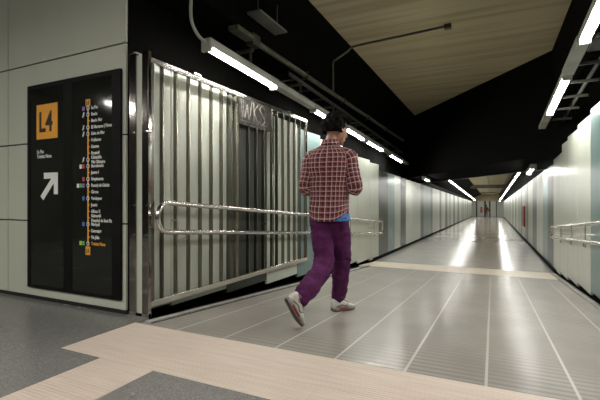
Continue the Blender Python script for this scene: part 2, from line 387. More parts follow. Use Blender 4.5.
# ------------------------------------------------------------------ information sign
sg = thing('information_sign', 'tall black double metro sign with orange badge, arrow and route map', 'sign')
mb = MB()
mb.box(-4.0,-3.955,2.350,2.376,.117,2.04); mb.box(-3.465,-3.348,2.350,2.376,.117,2.04); mb.box(-2.84,-2.74,2.350,2.376,.117,2.04)
mb.box(-3.955,-3.465,2.350,2.376,.117,.15); mb.box(-3.348,-2.84,2.350,2.376,.117,.15)
mb.box(-3.955,-3.465,2.350,2.376,1.995,2.04); mb.box(-3.348,-2.84,2.350,2.376,1.995,2.04)
mb.build('frame', M['frame'], sg, bevel=.004)
P = 2.356
for x0, x1 in ((-3.955,-3.465),(-3.348,-2.84)):
    mb = MB(); mb.box(x0, x1, P, 2.374, .15, 1.995); mb.build('sign_face', M['glassface'], sg)
mb = MB(); mb.box(-3.856,-3.549,P-.004,P,1.519,1.843); bd = mb.build('line_badge', M['orange'], sg); bd['label'] = 'orange square badge reading L4'
text_mb('L4', -3.822, P-.0048, 1.590, .262, .80, .006).build('badge_lettering', M['ink'], bd)
for t, z in (('La Pau', 1.388), ('Trinitat Nova', 1.343)):
    text_mb(t, -3.853, P-.0015, z, .050, .78, .0008).build('destination_text', M['white'], sg)
mb = MB(); Yq = P-.0015
def flat(pts, m, name, parent, y=None, th=.0012):
    y = Yq if y is None else y; mb = MB(); mb.rings([[(x,y,z) for x,z in pts],[(x,y-th,z) for x,z in pts]]); return mb.build(name, m, parent)
flat([(-3.748,1.148),(-3.748,1.203),(-3.545,1.203),(-3.545,1.003),(-3.603,1.003),(-3.603,1.105),(-3.757,.948),(-3.798,.985),(-3.640,1.148)], M['white'], 'arrow', sg)
# route map
lx = -3.136
flat([(lx-.008,.575),(lx+.008,.575),(lx+.008,1.765),(lx-.008,1.765)], M['orange'], 'route_line', sg)
names = ['La Pau','Besòs','Besòs Mar','El Maresme | Fòrum','Selva de Mar','Poblenou','Llacuna','Bogatell','Ciutadella\nVila Olímpica','Barceloneta','Jaume I','Urquinaona','Passeig de Gràcia','Girona','Verdaguer','Joanic','Alfons X','Guinardó\nHospital de Sant Pau','Maragall','Llucmajor','Via Júlia','Trinitat Nova']
N = len(names); stz = [lerp(1.748, .572, i/(N-1)) for i in range(N)]
big = {0:['s_purple'],1:['s_blue'],3:['s_blue'],4:['s_blue'],8:['s_blue'],9:['white','s_red'],11:['s_red'],12:['white','s_green','s_purple'],14:['s_blue'],18:['s_blue'],21:['s_lime','s_green']}
for i, (nm, z) in enumerate(zip(names, stz)):
    if i in big:
        mk = flat([(lx+.019*math.cos(k*PI/6), z+.019*math.sin(k*PI/6)) for k in range(12)], M['white'], 'station_marker', sg, Yq-.001)
        flat([(lx+.010*math.cos(k*PI/6), z+.010*math.sin(k*PI/6)) for k in range(12)], M['ink'], 'marker_centre', mk, Yq-.0025)
        for j, cn in enumerate(big[i]):
            xx = lx-.040-.036*(len(big[i])-1-j)-.02
            if i in (1,3,4,8):
                flat([(xx-.014,z-.020),(xx-.002,z+.022),(xx+.016,z+.022),(xx+.004,z+.002),(xx+.014,z-.012),(xx+.002,z-.004),(xx-.004,z-.020)], M['white'], 'connection_icon', sg)
            else:
                flat([(xx-.015,z-.018),(xx+.015,z-.018),(xx+.015,z+.018),(xx-.015,z+.018)], M[cn], 'connection_icon', sg)
    else:
        flat([(lx+.008,z-.004),(lx+.026,z-.004),(lx+.026,z+.004),(lx+.008,z+.004)], M['orange'], 'station_tick', sg)
    col = M['orange'] if i == 21 else M['white']
    text_mb(nm, lx+.040, Yq, z-.012+(.018 if '\n' in nm else 0), .040, .80, .0008).build('station_name', col, sg)
for z, h in ((1.80, .05), (.515, .065)):
    bd = flat([(lx-.030,z-.5*h-.01),(lx+.030,z-.5*h-.01),(lx+.030,z+.5*h),(lx-.030,z+.5*h)], M['orange'], 'line_badge', sg, Yq-.0015)
    text_mb('L4', lx-.022, Yq-.0035, z-.024, .052, .70, .001).build('badge_lettering', M['ink'], bd)
settle(sg, (-3.37, 2.376, .117)); sg.location.x -= .032

# ------------------------------------------------------------------ steel posts and sliding gate
def gx(y): return -2.55+.0276*(y-2.45)
for x0, x1, lab in ((-2.722,-2.645,'polished steel jamb post at the wall corner right beside the metro sign'),(-2.577,-2.506,'polished steel jamb post next to the barred gate end')):
    c = (x0+x1)/2; w_ = (x1-x0)/2
    pr = thing('gate_post', lab, 'post', (c, 2.415, 0))
    mb = MB(); mb.box(-w_,w_,-.018,.018,0,2.16); mb.build('upright', M['mirror'], pr, bevel=.004)
    mb = MB(); mb.box(-w_,w_,-.022,.022,0,.03); mb.build('foot_plate', M['steel'], pr, bevel=.003)
    for z in (.66, .90, 1.50):
        mb = MB(); mb.box(w_-.026,w_-.006,-.028,-.018,z,z+.012); mb.build('latch', M['steel'], pr)
mb = MB(); mb.box(-2.644,-2.578,2.41,2.43,.02,2.14); tag(recenter(mb.build('filler_strip', M['pale']), (-2.61,2.42,.02)), 'pale narrow strip between the two polished steel jamb posts', 'strip')

gt = thing('sliding_gate', 'stainless steel barred gate parked open along the left wall', 'gate')
def gbar(ya, yb, z0, z1, dep=.035):
    mb = MB(); mb.hexa([(gx(ya)-dep/2,ya,z0),(gx(ya)+dep/2,ya,z0),(gx(yb)+dep/2,yb,z0),(gx(yb)-dep/2,yb,z0),
                        (gx(ya)-dep/2,ya,z1),(gx(ya)+dep/2,ya,z1),(gx(yb)+dep/2,yb,z1),(gx(yb)-dep/2,yb,z1)]); return mb
G0, G1, GZ0, GZ1 = 2.445, 5.37, .062, 2.128
gbar(G0, G1, GZ1-.045, GZ1).build('top_rail', M['steel'], gt, bevel=.004)
gbar(G0, G1, GZ0, GZ0+.055).build('bottom_rail', M['steel'], gt, bevel=.004)
for ya, w_ in ((G0+.0,.045),(3.63,.045),(4.375,.045),(G1-.05,.05)):
    gbar(ya, ya+w_, GZ0+.055, GZ1-.045).build('stile', M['barsteel'], gt, bevel=.004)
nb = 17
for i in range(nb):
    y_ = 2.585+.1605*i
    if min(abs(y_-(q+.022)) for q in (3.63, 4.375)) < .06 or y_ > G1-.08: continue
    top = GZ1-.045 if not (3.68 < y_ < 4.37) else 1.80
    mb = MB(); mb.hexa([(gx(y_)+dx,y_+dy,z) for z in (GZ0+.05,top) for dx,dy in ((-.021,-.006),(.021,-.006),(.021,.006),(-.021,.006))]); mb.build('bar', M['barsteel'], gt, bevel=.003)
mb = gbar(3.68, 4.37, 1.79, GZ1-.045, .012); pl = mb.build('name_plate', M['plate'], gt, bevel=.002); pl['label'] = 'dark metal plate with scratched letters WKS'
mb = MB()   # scratched hand-drawn letters on the plate face
def stroke(pts, r=.007):
    q = [(gx(3.70+.60*u)+.008, 3.70+.60*u, 1.83+.26*v) for u, v in pts]; mb.tube(catmull(q, 4), r, 6)
stroke([(.04,.95),(.07,.5),(.10,.12)]); stroke([(.10,.95),(.16,.15),(.24,.75),(.30,.12),(.40,.95)])
stroke([(.46,.95),(.47,.1)]); stroke([(.62,.92),(.48,.52),(.64,.08)])
stroke([(.86,.82),(.76,.92),(.68,.75),(.78,.5),(.86,.28),(.76,.08),(.67,.2)])
stroke([(.04,.03),(.5,.02),(.95,.07)], .004)
mb.build('scratched_letters', M['scratch'], pl, smooth=True)
for y_ in (3.0, 4.8):
    mb = MB(); mb.box(gx(y_)-.03, gx(y_)+.03, y_-.05, y_+.05, GZ1, GZ1+.015); mb.build('track_guide', M['steel'], gt)
settle(gt, (gx(3.9), 3.9, zf(3.9)))

# ------------------------------------------------------------------ handrails
def handrail(label, side, ya, yb, xo, za, zb_, la, lb):
    """two rails joined by a bend at each end; side -1 left wall"""
    X = (lambda y: XL(y)+.14 if y > 5.4 else gx(y)+.085) if side < 0 else (lambda y: XR(y)-xo)
    root = thing('handrail', label, 'handrail')
    up = lambda y: lerp(za, zb_, (y-ya)/(yb-ya)); lo = lambda y: lerp(la, lb, (y-ya)/(yb-ya))
    n = 14; pts = []
    yy = [lerp(ya+.13, yb-.13, i/n) for i in range(n+1)]
    def bend(yc, s, z_top, z_bot, first):
        r = (z_top-z_bot)/2; c = (z_top+z_bot)/2
        return [(X(yc), yc+s*r*math.sin(t)*.85, c+r*math.cos(t)) for t in [PI*k/10 for k in range(1,10)]]
    top = [(X(y), y, up(y)) for y in yy]; bot = [(X(y), y, lo(y)) for y in yy]
    pts = top + bend(yy[-1], 1, up(yy[-1]), lo(yy[-1]), 1) + bot[::-1] + bend(yy[0], -1, up(yy[0]), lo(yy[0]), 0)[::-1]
    pts.append(pts[0]); pts.append(pts[1])
    mb = MB(); mb.tube(pts, .0215, 14); mb.build('rail', M['steel'], root, smooth=True)
    k = 0; y = ya+.25
    while y < yb-.15:
        x = X(y); xw = XL(y) if side < 0 else XR(y)
        mb = MB(); mb.tube([(x,y,up(y)-.02),(x,y,lo(y)+.02)], .007, 8)
        zc = (up(y)+lo(y))/2-.02; e = .006 if not (side < 0 and y < 5.4) else .006
        xe = xw - side*(-.002) if not (side < 0 and y < 5.4) else gx(y)+.02
        mb.tube([(x,y,zc),(lerp(x,xe,.96),y,zc)], .007, 8); mb.build('bracket', M['steel'], root, smooth=True)
        mb = MB(); zb2 = lo(y)-.06
        mb.tube([(x,y,lo(y)-.018),(x,y,zb2),(x,y+.11,zb2),(x,y+.11,lo(y+.11)-.018)], .006, 8); mb.build('under_clip', M['steel'], root, smooth=True)
        y += 1.45 if side < 0 else .88
    settle(root, (X((ya+yb)/2), (ya+yb)/2, zf((ya+yb)/2)))
    return root
handrail('double stainless handrail running in front of the barred gate, behind the man', -1, 2.43, 9.15, .14, .935, .455, .690, .185)
handrail('double stainless handrail on the right wall of the ramp', 1, 2.75, 8.55, .115, .885, .450, .650, .275)

# ------------------------------------------------------------------ light fixtures
def fixture(p0, p1, label, group, w=.105, h=.075, lampmat=None, name='light_fixture', ends=True, cat='light', dw=.17, hang=0):
    p0, p1 = Vector(p0), Vector(p1); root = thing(name, label, cat, (p0+p1)/2, 0, group); c = (p0+p1)/2; t = (p1-p0).normalized(); L = (p1-p0).length
    up = Vector((0,0,1)); s_ = t.cross(up).normalized(); u = s_.cross(t)
    mb = MB(); a, b_ = p0-c, p1-c; 
    mb.bar(a+u*.055, b_+u*.055, w, h); mb.build('housing', M['housing'], root, bevel=.006)
    mb = MB(); hw = w*dw
    prof_ = [(-hw,.018),(-hw,.004),(-hw*.6,-.010),(hw*.6,-.010),(hw,.004),(hw,.018)]
    mb.rings([[q+s_*x+u*z for x, z in prof_] for q in (a+t*.035, b_-t*.035)]); mb.build('diffuser', lampmat or M['lamp'], root)
    if hang:
        for q in (a.lerp(b_,.2), a.lerp(b_,.8)):
            mb = MB(); mb.tube([q+u*.09, q+Vector((0,0,hang))], .008, 6); mb.build('hanger_rod', M['galv'], root)
    if ends:
        for q, sg_ in ((a,1),(b_,-1)):
            mb = MB(); mb.bar(q+u*.0, q+t*sg_*.035+u*.0, w*.95, .05); mb.build('end_cap', M['housing'], root, bevel=.004)
    return root
def LZ(y): return lerp(2.30, 1.985, (y-2.84)/(12-2.84))
def RZ(y): return 2.497-.074*(y-3.81)
GL = 'tube lights in the run along the left wall'; GR = 'tube lights in the run along the right wall'
for (a, b_, lab) in ((2.86,4.12,'lit tube light above the barred gate, first of the left run'),(5.22,6.42,'lit tube light just left of the man\'s hair'),
                (6.55,7.68,'lit tube light just right of the man\'s hair'),(7.86,9.18,'lit tube light above the pale left panels past the man, second from the bulkhead'),(9.9,11.35,'lit tube light of the near left run right before the black bulkhead')):
    fixture((-2.3,a,LZ(a)), (-2.3,b_,LZ(b_)), lab, GL)
for (a, b_, lab) in ((2.55,4.60,'lit tube light in the top right corner, nearest of the right run'),(5.55,7.14,'lit tube light on the right, nearest the black bulkhead face')):
    fixture((.785,a,RZ(a)), (.785,b_,RZ(b_)), lab, GR, .100, dw=.37)
def trunk(a, b_, x, Z, lab, w=.10):
    p0, p1 = Vector((x,a,Z(a)+.055)), Vector((x,b_,Z(b_)+.055)); mb = MB(); mb.bar(p0, p1, w, .07)
    tag(recenter(mb.build('light_trunking', M['housing'], bevel=.005), (p0+p1)/2), lab, 'trunking', 'unlit trunking pieces')
trunk(4.13,5.21,-2.3,LZ,'unlit pale trunking piece above the far half of the barred gate')
trunk(6.43,6.54,-2.3,LZ,'short trunking joint behind the man\'s head')
trunk(7.69,7.85,-2.3,LZ,'short unlit trunking joint right of the man, above pale panels')
trunk(9.19,9.89,-2.3,LZ,'unlit trunking piece near the bulkhead end of left light run')
trunk(11.36,12.2,-2.3,LZ,'unlit trunking end at the far end of the near left light run')
trunk(4.62,5.53,.785,RZ,'unlit pale trunking piece between the two right tube lights',.115)
trunk(7.16,8.2,.785,RZ,'unlit trunking end below the right tube light, by the bulkhead',.10)
# feed cable of the first fixture
mb = MB(); mb.tube(catmull([(-2.33,2.72,2.83),(-2.33,2.70,2.58),(-2.32,2.71,2.46),(-2.31,2.78,2.38),(-2.3,2.87,2.35)],6), .014, 8)
tag(recenter(mb.build('feed_cable', M['housing'], smooth=True), (-2.3,2.86,2.35)), 'grey cable curving down into the first tube light of the left run', 'cable')
# fixtures under the bulkhead
def uz(x, y): 
    t = (y-by(x))/D; return lerp(fz(x), bz(x), t)
for x, y_, L_, lab in ((-1.88,12.62,.9,'small lit lamp under the bulkhead, on the left side'),(.78,9.75,1.3,'small lit lamp under the bulkhead, on the right side')):
    fixture((x,y_,uz(x,y_)-.095), (x,y_+L_,uz(x,y_+L_)-.095), lab, None, .12, lampmat=M['lampfar'])
# the long runs beyond
k = 0
y_ = 16.6
lf = lambda y: lerp(2.03,1.19,(y-21.8)/(49.6-21.8)); rf = lambda y: lerp(1.84,1.12,(y-15.3)/(44.8-15.3))
while y_ < 57:
    fixture((-2.1,y_,lf(y_)), (-2.1,y_+1.55,lf(y_+1.55)), 'lit tube light of the far run along the left wall beyond the bulkhead', 'far left tube lights', .09, .07, M['lampfar'], ends=False); y_ += 1.75
y_ = 12.9
while y_ < 57:
    fixture((.8,y_,rf(y_)), (.8,y_+1.35,rf(y_+1.35)), 'lit tube light of the far run along the right wall beyond the bulkhead', 'far right tube lights', .09, .07, M['lampfar'], ends=False, hang=cz(y_+.6)-rf(y_+.6)); y_ += 1.9
# concourse lights behind the camera (same fixtures, station hall)
for x, ya, yb in ((-6.45,-.95,-.45),(-6.45,-3.3,-2.3),(-4.3,-1.95,-.5),(-2.3,-1.95,-.5),(-.4,-1.95,-.5),(1.5,-1.95,-.5)):
    fixture((x,ya,2.75), (x,yb,2.75), 'lit tube light hung in the concourse behind the viewer', 'concourse tube lights', .14, .08, M['lampconc'], ends=False, hang=.5, dw=.4)

# ------------------------------------------------------------------ trays, pipes, plates
pp = thing('pipe_run', 'olive pipe running level along the black beam above the left lights', 'pipe')
mb = MB(); mb.tube([(-2.41,3.86,2.73),(-2.41,12.2,2.73)], .034, 12); mb.build('pipe', M['olive'], pp, smooth=True)
mb = MB(); mb.box(-2.455,-2.36,3.74,3.90,2.66,2.79); mb.build('junction_box', M['galv'], pp, bevel=.006)
for y_ in (5.2,6.8,8.4,10.0):
    mb = MB(); mb.box(-2.46,-2.37,y_,y_+.03,2.68,2.78); mb.build('clip', M['galv'], pp)
mb = MB(); mb.bar((-2.40,3.42,2.72),(-2.40,3.75,2.72), .12, .05); mb.build('duct_end', M['olive'], pp, bevel=.005)
settle(pp, (-2.43, 7, 2.7))
ct = thing('cable_tray', 'dark cable tray on bracket arms between the left tube lights and the wall', 'cable tray')
tz = lambda y: LZ(y)+.26
for dx in (-2.52,-2.26):
    mb = MB(); mb.bar((dx,4.4,tz(4.4)),(dx,12,tz(12)), .015, .05); mb.build('side_rail', M['galv'], ct)
for i in range(7):
    y_ = 3.55+1.2*i
    mb = MB(); mb.bar((-2.585,y_,tz(y_)-.03),(-2.24,y_,tz(y_)-.03), .035, .03); mb.bar((-2.27,y_,tz(y_)-.03),(-2.27,y_,LZ(y_)+.09), .022, .022, (0,1,0)); mb.build('bracket_arm', M['galv'], ct)
for i in range(16):
    y_ = 4.6+.48*i
    mb = MB(); mb.bar((-2.52,y_,tz(y_)-.01),(-2.26,y_,tz(y_)-.01), .03, .012); mb.build('rung', M['galv'], ct)
settle(ct, (-2.5, 7, tz(7)))
ct = thing('cable_tray', 'dark cable tray on bracket arms between the right tube lights and the wall', 'cable tray')
tz2 = lambda y: RZ(y)+.10
for dx in (.86,1.06):
    mb = MB(); mb.bar((dx,2.6,tz2(2.6)),(dx,7.9,tz2(7.9)), .015, .06); mb.build('side_rail', M['galv'], ct)
for i in range(9):
    y_ = 2.9+.6*i
    mb = MB(); mb.bar((.78,y_,tz2(y_)-.045),(1.15,y_,tz2(y_)-.045), .035, .03); mb.build('bracket_arm', M['galv'], ct)
settle(ct, (1.0, 5, tz2(5)))
def hplate(c, L_, w_, lab):
    r = thing('hanging_plate', lab, 'plate', c)
    mb = MB(); mb.box(-w_/2,w_/2,-L_/2,L_/2,-.012,.012); mb.build('plate', M['dimplate'], r, bevel=.003)
    for s_ in (-1,1):
        mb = MB(); mb.tube([(0,s_*L_*.35,.012),(0,s_*L_*.35,.30)], .006, 6); mb.build('rod', M['galv'], r)
    return r
hplate((-2.31,3.98,2.97), .62, .17, 'grey oblong plate hanging in the dark above the left tube light')
hplate((.98,5.0,2.56), .5, .12, 'grey oblong plate hanging beside the right tube lights')
cd = thing('ceiling_conduit', 'thin conduit bent across the boarded ceiling and down the black beam', 'conduit')
yl = lambda x: 6.62+ (x+2.2)*(-.11)
mb = MB(); mb.tube(catmull([(-.62,yl(-.62),3.578),(-1.4,yl(-1.4),3.578),(-2.12,yl(-2.12),3.578),(-2.25,6.58,3.50),(-2.40,6.44,3.345),(-2.44,6.40,3.28),(-2.44,6.40,3.0),(-2.44,6.40,2.77)],5), .017, 10)
mb.build('tube', M['olive'], cd, smooth=True)
mb = MB(); mb.box(-.66,-.56,yl(-.6)-.05,yl(-.6)+.05,3.54,3.60); mb.build('junction_box', M['galv'], cd, bevel=.006)
settle(cd, (-1.4, 6.5, 3.6))
mb = MB(); mb.tube([(-.25,17,cz(17)-.02),(-.25,58,cz(58)-.02)], .02, 8); tag(recenter(mb.build('conduit', M['galv'], smooth=True), (-.25,37,cz(37)-.02)), 'thin conduit along the middle of the far beige ceiling', 'conduit')
mb = MB(); ya_ = 46.0
mb.tube([(lerp(-1.9,1.0,t), ya_, lerp(zf(ya_)+2.62, zf(ya_)+2.62, t)+.22*math.sin(PI*t)) for t in [i/16 for i in range(17)]], .035, 8)
tag(recenter(mb.build('arched_pipe', M['galv'], smooth=True), (-.45,ya_,zf(ya_)+2.62)), 'dark arched pipe spanning the corridor high up near its far end', 'pipe')
# red wall block with a dark centre strip; flat red patch on end wall
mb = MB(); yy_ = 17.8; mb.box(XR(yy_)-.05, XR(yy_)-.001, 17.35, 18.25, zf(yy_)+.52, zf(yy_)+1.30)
rb = tag(recenter(mb.build('red_wall_block', M['redbox'], bevel=.01), (XR(yy_), yy_, zf(yy_)+.52)), 'red upright panel on the right wall far down the corridor', 'block')
mb = MB(); mb.box(-.054, -.05, -.12, .12, .02, .74); mb.build('dark_strip', M['ink'], rb)
mb = MB(); mb.box(-1.50,-1.22,YE-.01,YE+.019,ze+.55,ze+1.35)
tag(recenter(mb.build('red_wall_patch', M['redbox']), (-1.36,YE,ze+.55)), 'small red patch on the far end wall left of the distant person', 'patch')

# ------------------------------------------------------------------ people
def loft(mb, pts, rad, ref=(1,0,0), n=18, sub=4, capn=3, mi=0):
    """tapering limb along a smoothed path: rad = (across, deep) at each point; rounded ends"""
    ref = Vector(ref)
    P_ = catmull(pts, sub); R_ = catmull([(a, b_, 0) for a, b_ in rad], sub); rings = []
    def ring(c, t, a, b_):
        u = (ref - t*ref.dot(t)).normalized(); v = t.cross(u)
        return [c+u*a*math.cos(2*PI*k/n)+v*b_*math.sin(2*PI*k/n) for k in range(n)]
    T = [(P_[min(i+1,len(P_)-1)]-P_[max(i-1,0)]).normalized() for i in range(len(P_))]
    for j in range(capn):
        f = (j+.35)/capn*PI/2; r = R_[0]; rings.append(ring(P_[0]-T[0]*min(r.x,r.y)*math.cos(f), T[0], r.x*math.sin(f), r.y*math.sin(f)))
    for p, t, r in zip(P_, T, R_): rings.append(ring(p, t, r.x, r.y))
    for j in range(capn-1, -1, -1):
        f = (j+.35)/capn*PI/2; r = R_[-1]; rings.append(ring(P_[-1]+T[-1]*min(r.x,r.y)*math.cos(f), T[-1], r.x*math.sin(f), r.y*math.sin(f)))
    mb.rings(rings, True, mi)
def fuse(mb, name, m, parent, voxel, smooth=3, wrinkle=0, wscale=14, amp=None):
    """melts overlapping shapes into one continuous skin"""
    o = mb.build('shape', m); r = o.modifiers.new('r', 'REMESH'); r.mode = 'VOXEL'; r.voxel_size = voxel
    s_ = o.modifiers.new('s', 'SMOOTH'); s_.factor = .5; s_.iterations = smooth
    dg = bpy.context.evaluated_depsgraph_get(); me = bpy.data.meshes.new_from_object(o.evaluated_get(dg)); me.name = name
    old = o.data; bpy.data.objects.remove(o); bpy.data.meshes.remove(old)
    if wrinkle:
        nn = [v.normal.copy() for v in me.vertices]
        for v, q in zip(me.vertices, nn):
            p = v.co; w_ = noise.noise(Vector((p.x*wscale*.7, p.y*wscale*.7, p.z*wscale*1.5)))
            w_ += .5*noise.noise(Vector((p.x*wscale*2, p.y*wscale*2+7, p.z*wscale*3)))
            v.co = p + q*w_*wrinkle*(amp(p) if amp else 1)
    me.materials.clear(); me.materials.append(m)
    for p in me.polygons: p.use_smooth = True
    o = bpy.data.objects.new(name, me); C.objects.link(o)
    if parent: o.parent = parent
    return o

M['skin'] = noisy(mat('brown_skin', (.30,.16,.095), .5), (.25,.13,.075), (.33,.175,.105), 20, 3)
M['hair'] = noisy(mat('black_hair', (.006,.005,.005), .8, 0, .08), (.004,.0035,.003), (.010,.008,.007), 60, 3)
M['trouser'] = noisy(mat('purple_cloth', (.09,.018,.07), .85, 0, .15), (.055,.010,.046), (.088,.017,.074), 9, 5, bump=.25)
M['undershirt'] = noisy(mat('blue_cotton', (.02,.12,.34), .8), (.015,.10,.30), (.03,.15,.40), 20, 3)
M['sole'] = noisy(mat('shoe_sole', (.22,.20,.18), .6), (.16,.145,.13), (.30,.28,.25), 30, 3)
M['tread'] = noisy(mat('shoe_tread', (.045,.035,.032), .6), (.03,.025,.022), (.07,.05,.045), 40, 3)
M['upper'] = noisy(mat('shoe_white', (.55,.53,.49), .6), (.46,.44,.40), (.62,.60,.56), 22, 4)
M['shoegrey'] = noisy(mat('shoe_grey', (.16,.15,.14), .6), (.12,.115,.11), (.20,.19,.18), 30, 3)
M['shoered'] = noisy(mat('shoe_red', (.38,.04,.035), .5), (.20,.025,.022), (.27,.035,.03), 30, 3)
M['darkred'] = noisy(mat('dark_red_cloth', (.09,.014,.014), .9), (.07,.01,.01), (.11,.018,.018), 9, 3)
M['eye'] = noisy(mat('eye_white', (.7,.68,.64), .2), (.68,.66,.62), (.72,.7,.66), 5, 1)
# plaid: coordinates run round and along the cloth
m = mat('maroon_plaid', (.2,.05,.05), .85, 0, .15); n, l, b = nt(m)
uvn = n.new('ShaderNodeUVMap'); uvn.uv_map = 'cloth'; X_ = sepxyz(m, uvn.outputs[0])
def bands(v, period, width, off): 
    f = math_node(m, 'FRACT', math_node(m, 'ADD', math_node(m, 'MULTIPLY', v, 1/period), off)); return math_node(m, 'LESS_THAN', f, width)
pu = .042
c0 = (.215,.052,.058)
darkx, darky = bands(X_[0], pu, .46, .15), bands(X_[1], pu, .46, .15)
c1 = mixcol(m, math_node(m, 'MULTIPLY', darkx, .62), c0, (.045,.014,.022))
c1 = mixcol(m, math_node(m, 'MULTIPLY', darky, .62), c1, (.045,.014,.022))
wx, wy = bands(X_[0], pu, .16, .70), bands(X_[1], pu, .16, .70)
c1 = mixcol(m, math_node(m, 'MULTIPLY', wx, .52), c1, (.62,.50,.47)); c1 = mixcol(m, math_node(m, 'MULTIPLY', wy, .52), c1, (.62,.50,.47))
wn = n.new('ShaderNodeTexNoise'); wn.inputs['Scale'].default_value = 14; l.new(coord(m), wn.inputs['Vector'])
bp = n.new('ShaderNodeBump'); bp.inputs['Strength'].default_value = .25; bp.inputs['Distance'].default_value = .02
l.new(wn.outputs['Fac'], bp.inputs['Height']); l.new(bp.outputs['Normal'], b.inputs['Normal'])
l.new(c1, b.inputs['Base Color']); M['plaid'] = m

def cloth(name, pieces, m, parent):
    """sheets of (rings, v-lengths) with round-and-along coordinates; each ring a closed list of points"""
    vs, fs, uvs = [], [], []
    for rings, closed in pieces:
        n_ = len(rings[0]); b0 = len(vs)
        per = max(sum((r[k]-r[(k+1) % n_]).length for k in range(n_)) for r in rings)
        acc = [0]
        for a, b_ in zip(rings, rings[1:]): acc.append(acc[-1] + sum((p-q).length for p, q in zip(a, b_))/n_)
        for r in rings: vs += [tuple(p) for p in r]
        for i in range(len(rings)-1):
            for k in range(n_):
                k2 = (k+1) % n_
                fs.append((b0+i*n_+k, b0+i*n_+k2, b0+(i+1)*n_+k2, b0+(i+1)*n_+k))
                u0, u1 = per*k/n_, per*(k+1)/n_
                uvs += [(u0,acc[i]),(u1,acc[i]),(u1,acc[i+1]),(u0,acc[i+1])]
    me = bpy.data.meshes.new(name); me.from_pydata(vs, [], fs); me.materials.append(m)
    ul = me.uv_layers.new(name='cloth')
    for i, q in enumerate(uvs): ul.data[i].uv = q
    for p in me.polygons: p.use_smooth = True
    me.update()
    o = bpy.data.objects.new(name, me); C.objects.link(o); o.parent = parent
    sd = o.modifiers.new('thickness', 'SOLIDIFY'); sd.thickness = .004; sd.offset = -1
    return o

def ring_sections(secs, sub, n_, hem=None):
    """secs: (z, cx, cy, rx, ry)"""
    A = catmull([(s_[0], s_[1], s_[2]) for s_ in secs], sub); B_ = catmull([(s_[3], s_[4], 0) for s_ in secs], sub); rings = []
    for i, (a, b_) in enumerate(zip(A, B_)):
        r = []
        for k in range(n_):
            t = 2*PI*k/n_; ct, st = math.cos(t), math.sin(t); e = .82
            x = a.y + b_.x*math.copysign(abs(ct)**e, ct); y = a.z + b_.y*math.copysign(abs(st)**e, st); z = a.x
            if hem: z += hem(i, t)
            p = Vector((x, y, z))
            q = noise.noise(Vector((x*9, y*9, z*11+3)))*.010 + noise.noise(Vector((x*22, y*22, z*26)))*.004
            d = Vector((x-a.y, y-a.z, 0)).normalized(); r.append(p + d*q)
        rings.append(r)
    return rings
def sleeve(pts, rad, n_=20, sub=6, ref=(0,1,0)):
    P_ = catmull(pts, sub); R_ = catmull([(r, r, 0) for r in rad], sub); ref = Vector(ref); rings = []
    for i, p in enumerate(P_):
        t = (P_[min(i+1,len(P_)-1)]-P_[max(i-1,0)]).normalized(); u = (ref-t*ref.dot(t)).normalized(); v = t.cross(u); r = []
        for k in range(n_):
            a = 2*PI*k/n_; d = u*math.cos(a)+v*math.sin(a)
            w_ = 1+.16*noise.noise(p*14+d*1.2)+.07*noise.noise(p*34+d*2)
            r.append(p+d*R_[i].x*w_)
        rings.append(r)
    return rings

mx, my = -1.30, 3.32
man = thing('person', 'man in maroon plaid shirt and purple trousers walking away down the ramp, back turned', 'person', (mx, my, zf(my)))
GZ = lambda ly: zf(my+ly)-zf(my)       # ramp level under him
# joints (own frame: +Y is the way he walks)
hipR, kneeR, ankR = (.085,.0,.90), (.075,.115,.49), (.010,.225,.105+GZ(.2))
hipL, kneeL, ankL = (-.085,-.01,.90), (.005,-.13,.48), (-.025,-.545,.252)
shR, elR, wrR = (.170,.0,1.415), (.232,.015,1.13), (.07,.26,1.19)
shL, elL, wrL = (-.170,.0,1.415), (-.205,-.045,1.13), (-.05,.245,1.17)
hc = Vector((.035,.085,1.645)); hyaw = math.radians(-38); hn = Matrix.Rotation(hyaw, 3, 'Z') @ Matrix.Rotation(math.radians(-14), 3, 'X')
hp = lambda x, y, z: hc + hn @ Vector((x, y, z))

mb = MB()
mb.ball(hc, (.074,.094,.112), 20, 14, hn)                                   # skull
mb.ball(hp(0,.035,-.055), (.058,.062,.066), 16, 10, hn)                    # jaw
loft(mb, [hp(0,.088,.020), hp(0,.104,-.012), hp(0,.108,-.028)], [(.010,.010),(.014,.014),(.016,.012)], n=10)   # nose
mb.ball(hp(0,.092,-.060), (.024,.010,.008), 10, 6, hn); mb.ball(hp(0,.090,-.072), (.022,.010,.008), 10, 6, hn)  # lips
mb.ball(hp(0,.078,-.100), (.022,.018,.018), 10, 6, hn)                     # chin
for s_ in (-1,1):
    mb.ball(hp(s_*.032,.082,.038), (.022,.010,.008), 10, 6, hn)            # brow
    mb.ball(hp(s_*.078,-.005,-.008), (.011,.022,.034), 10, 8, hn)          # ear
    mb.ball(hp(s_*.080,-.010,-.034), (.008,.012,.014), 8, 6, hn)           # lobe
loft(mb, [(0,.0,1.44),(0,.025,1.51),(.008,.05,1.58)], [(.062,.062),(.056,.058),(.054,.058)])
loft(mb, [(0,0,.93),(0,0,1.08),(0,.01,1.25),(0,.0,1.38),(0,0,1.44)], [(.140,.095),(.125,.085),(.145,.090),(.13,.075),(.07,.05)])
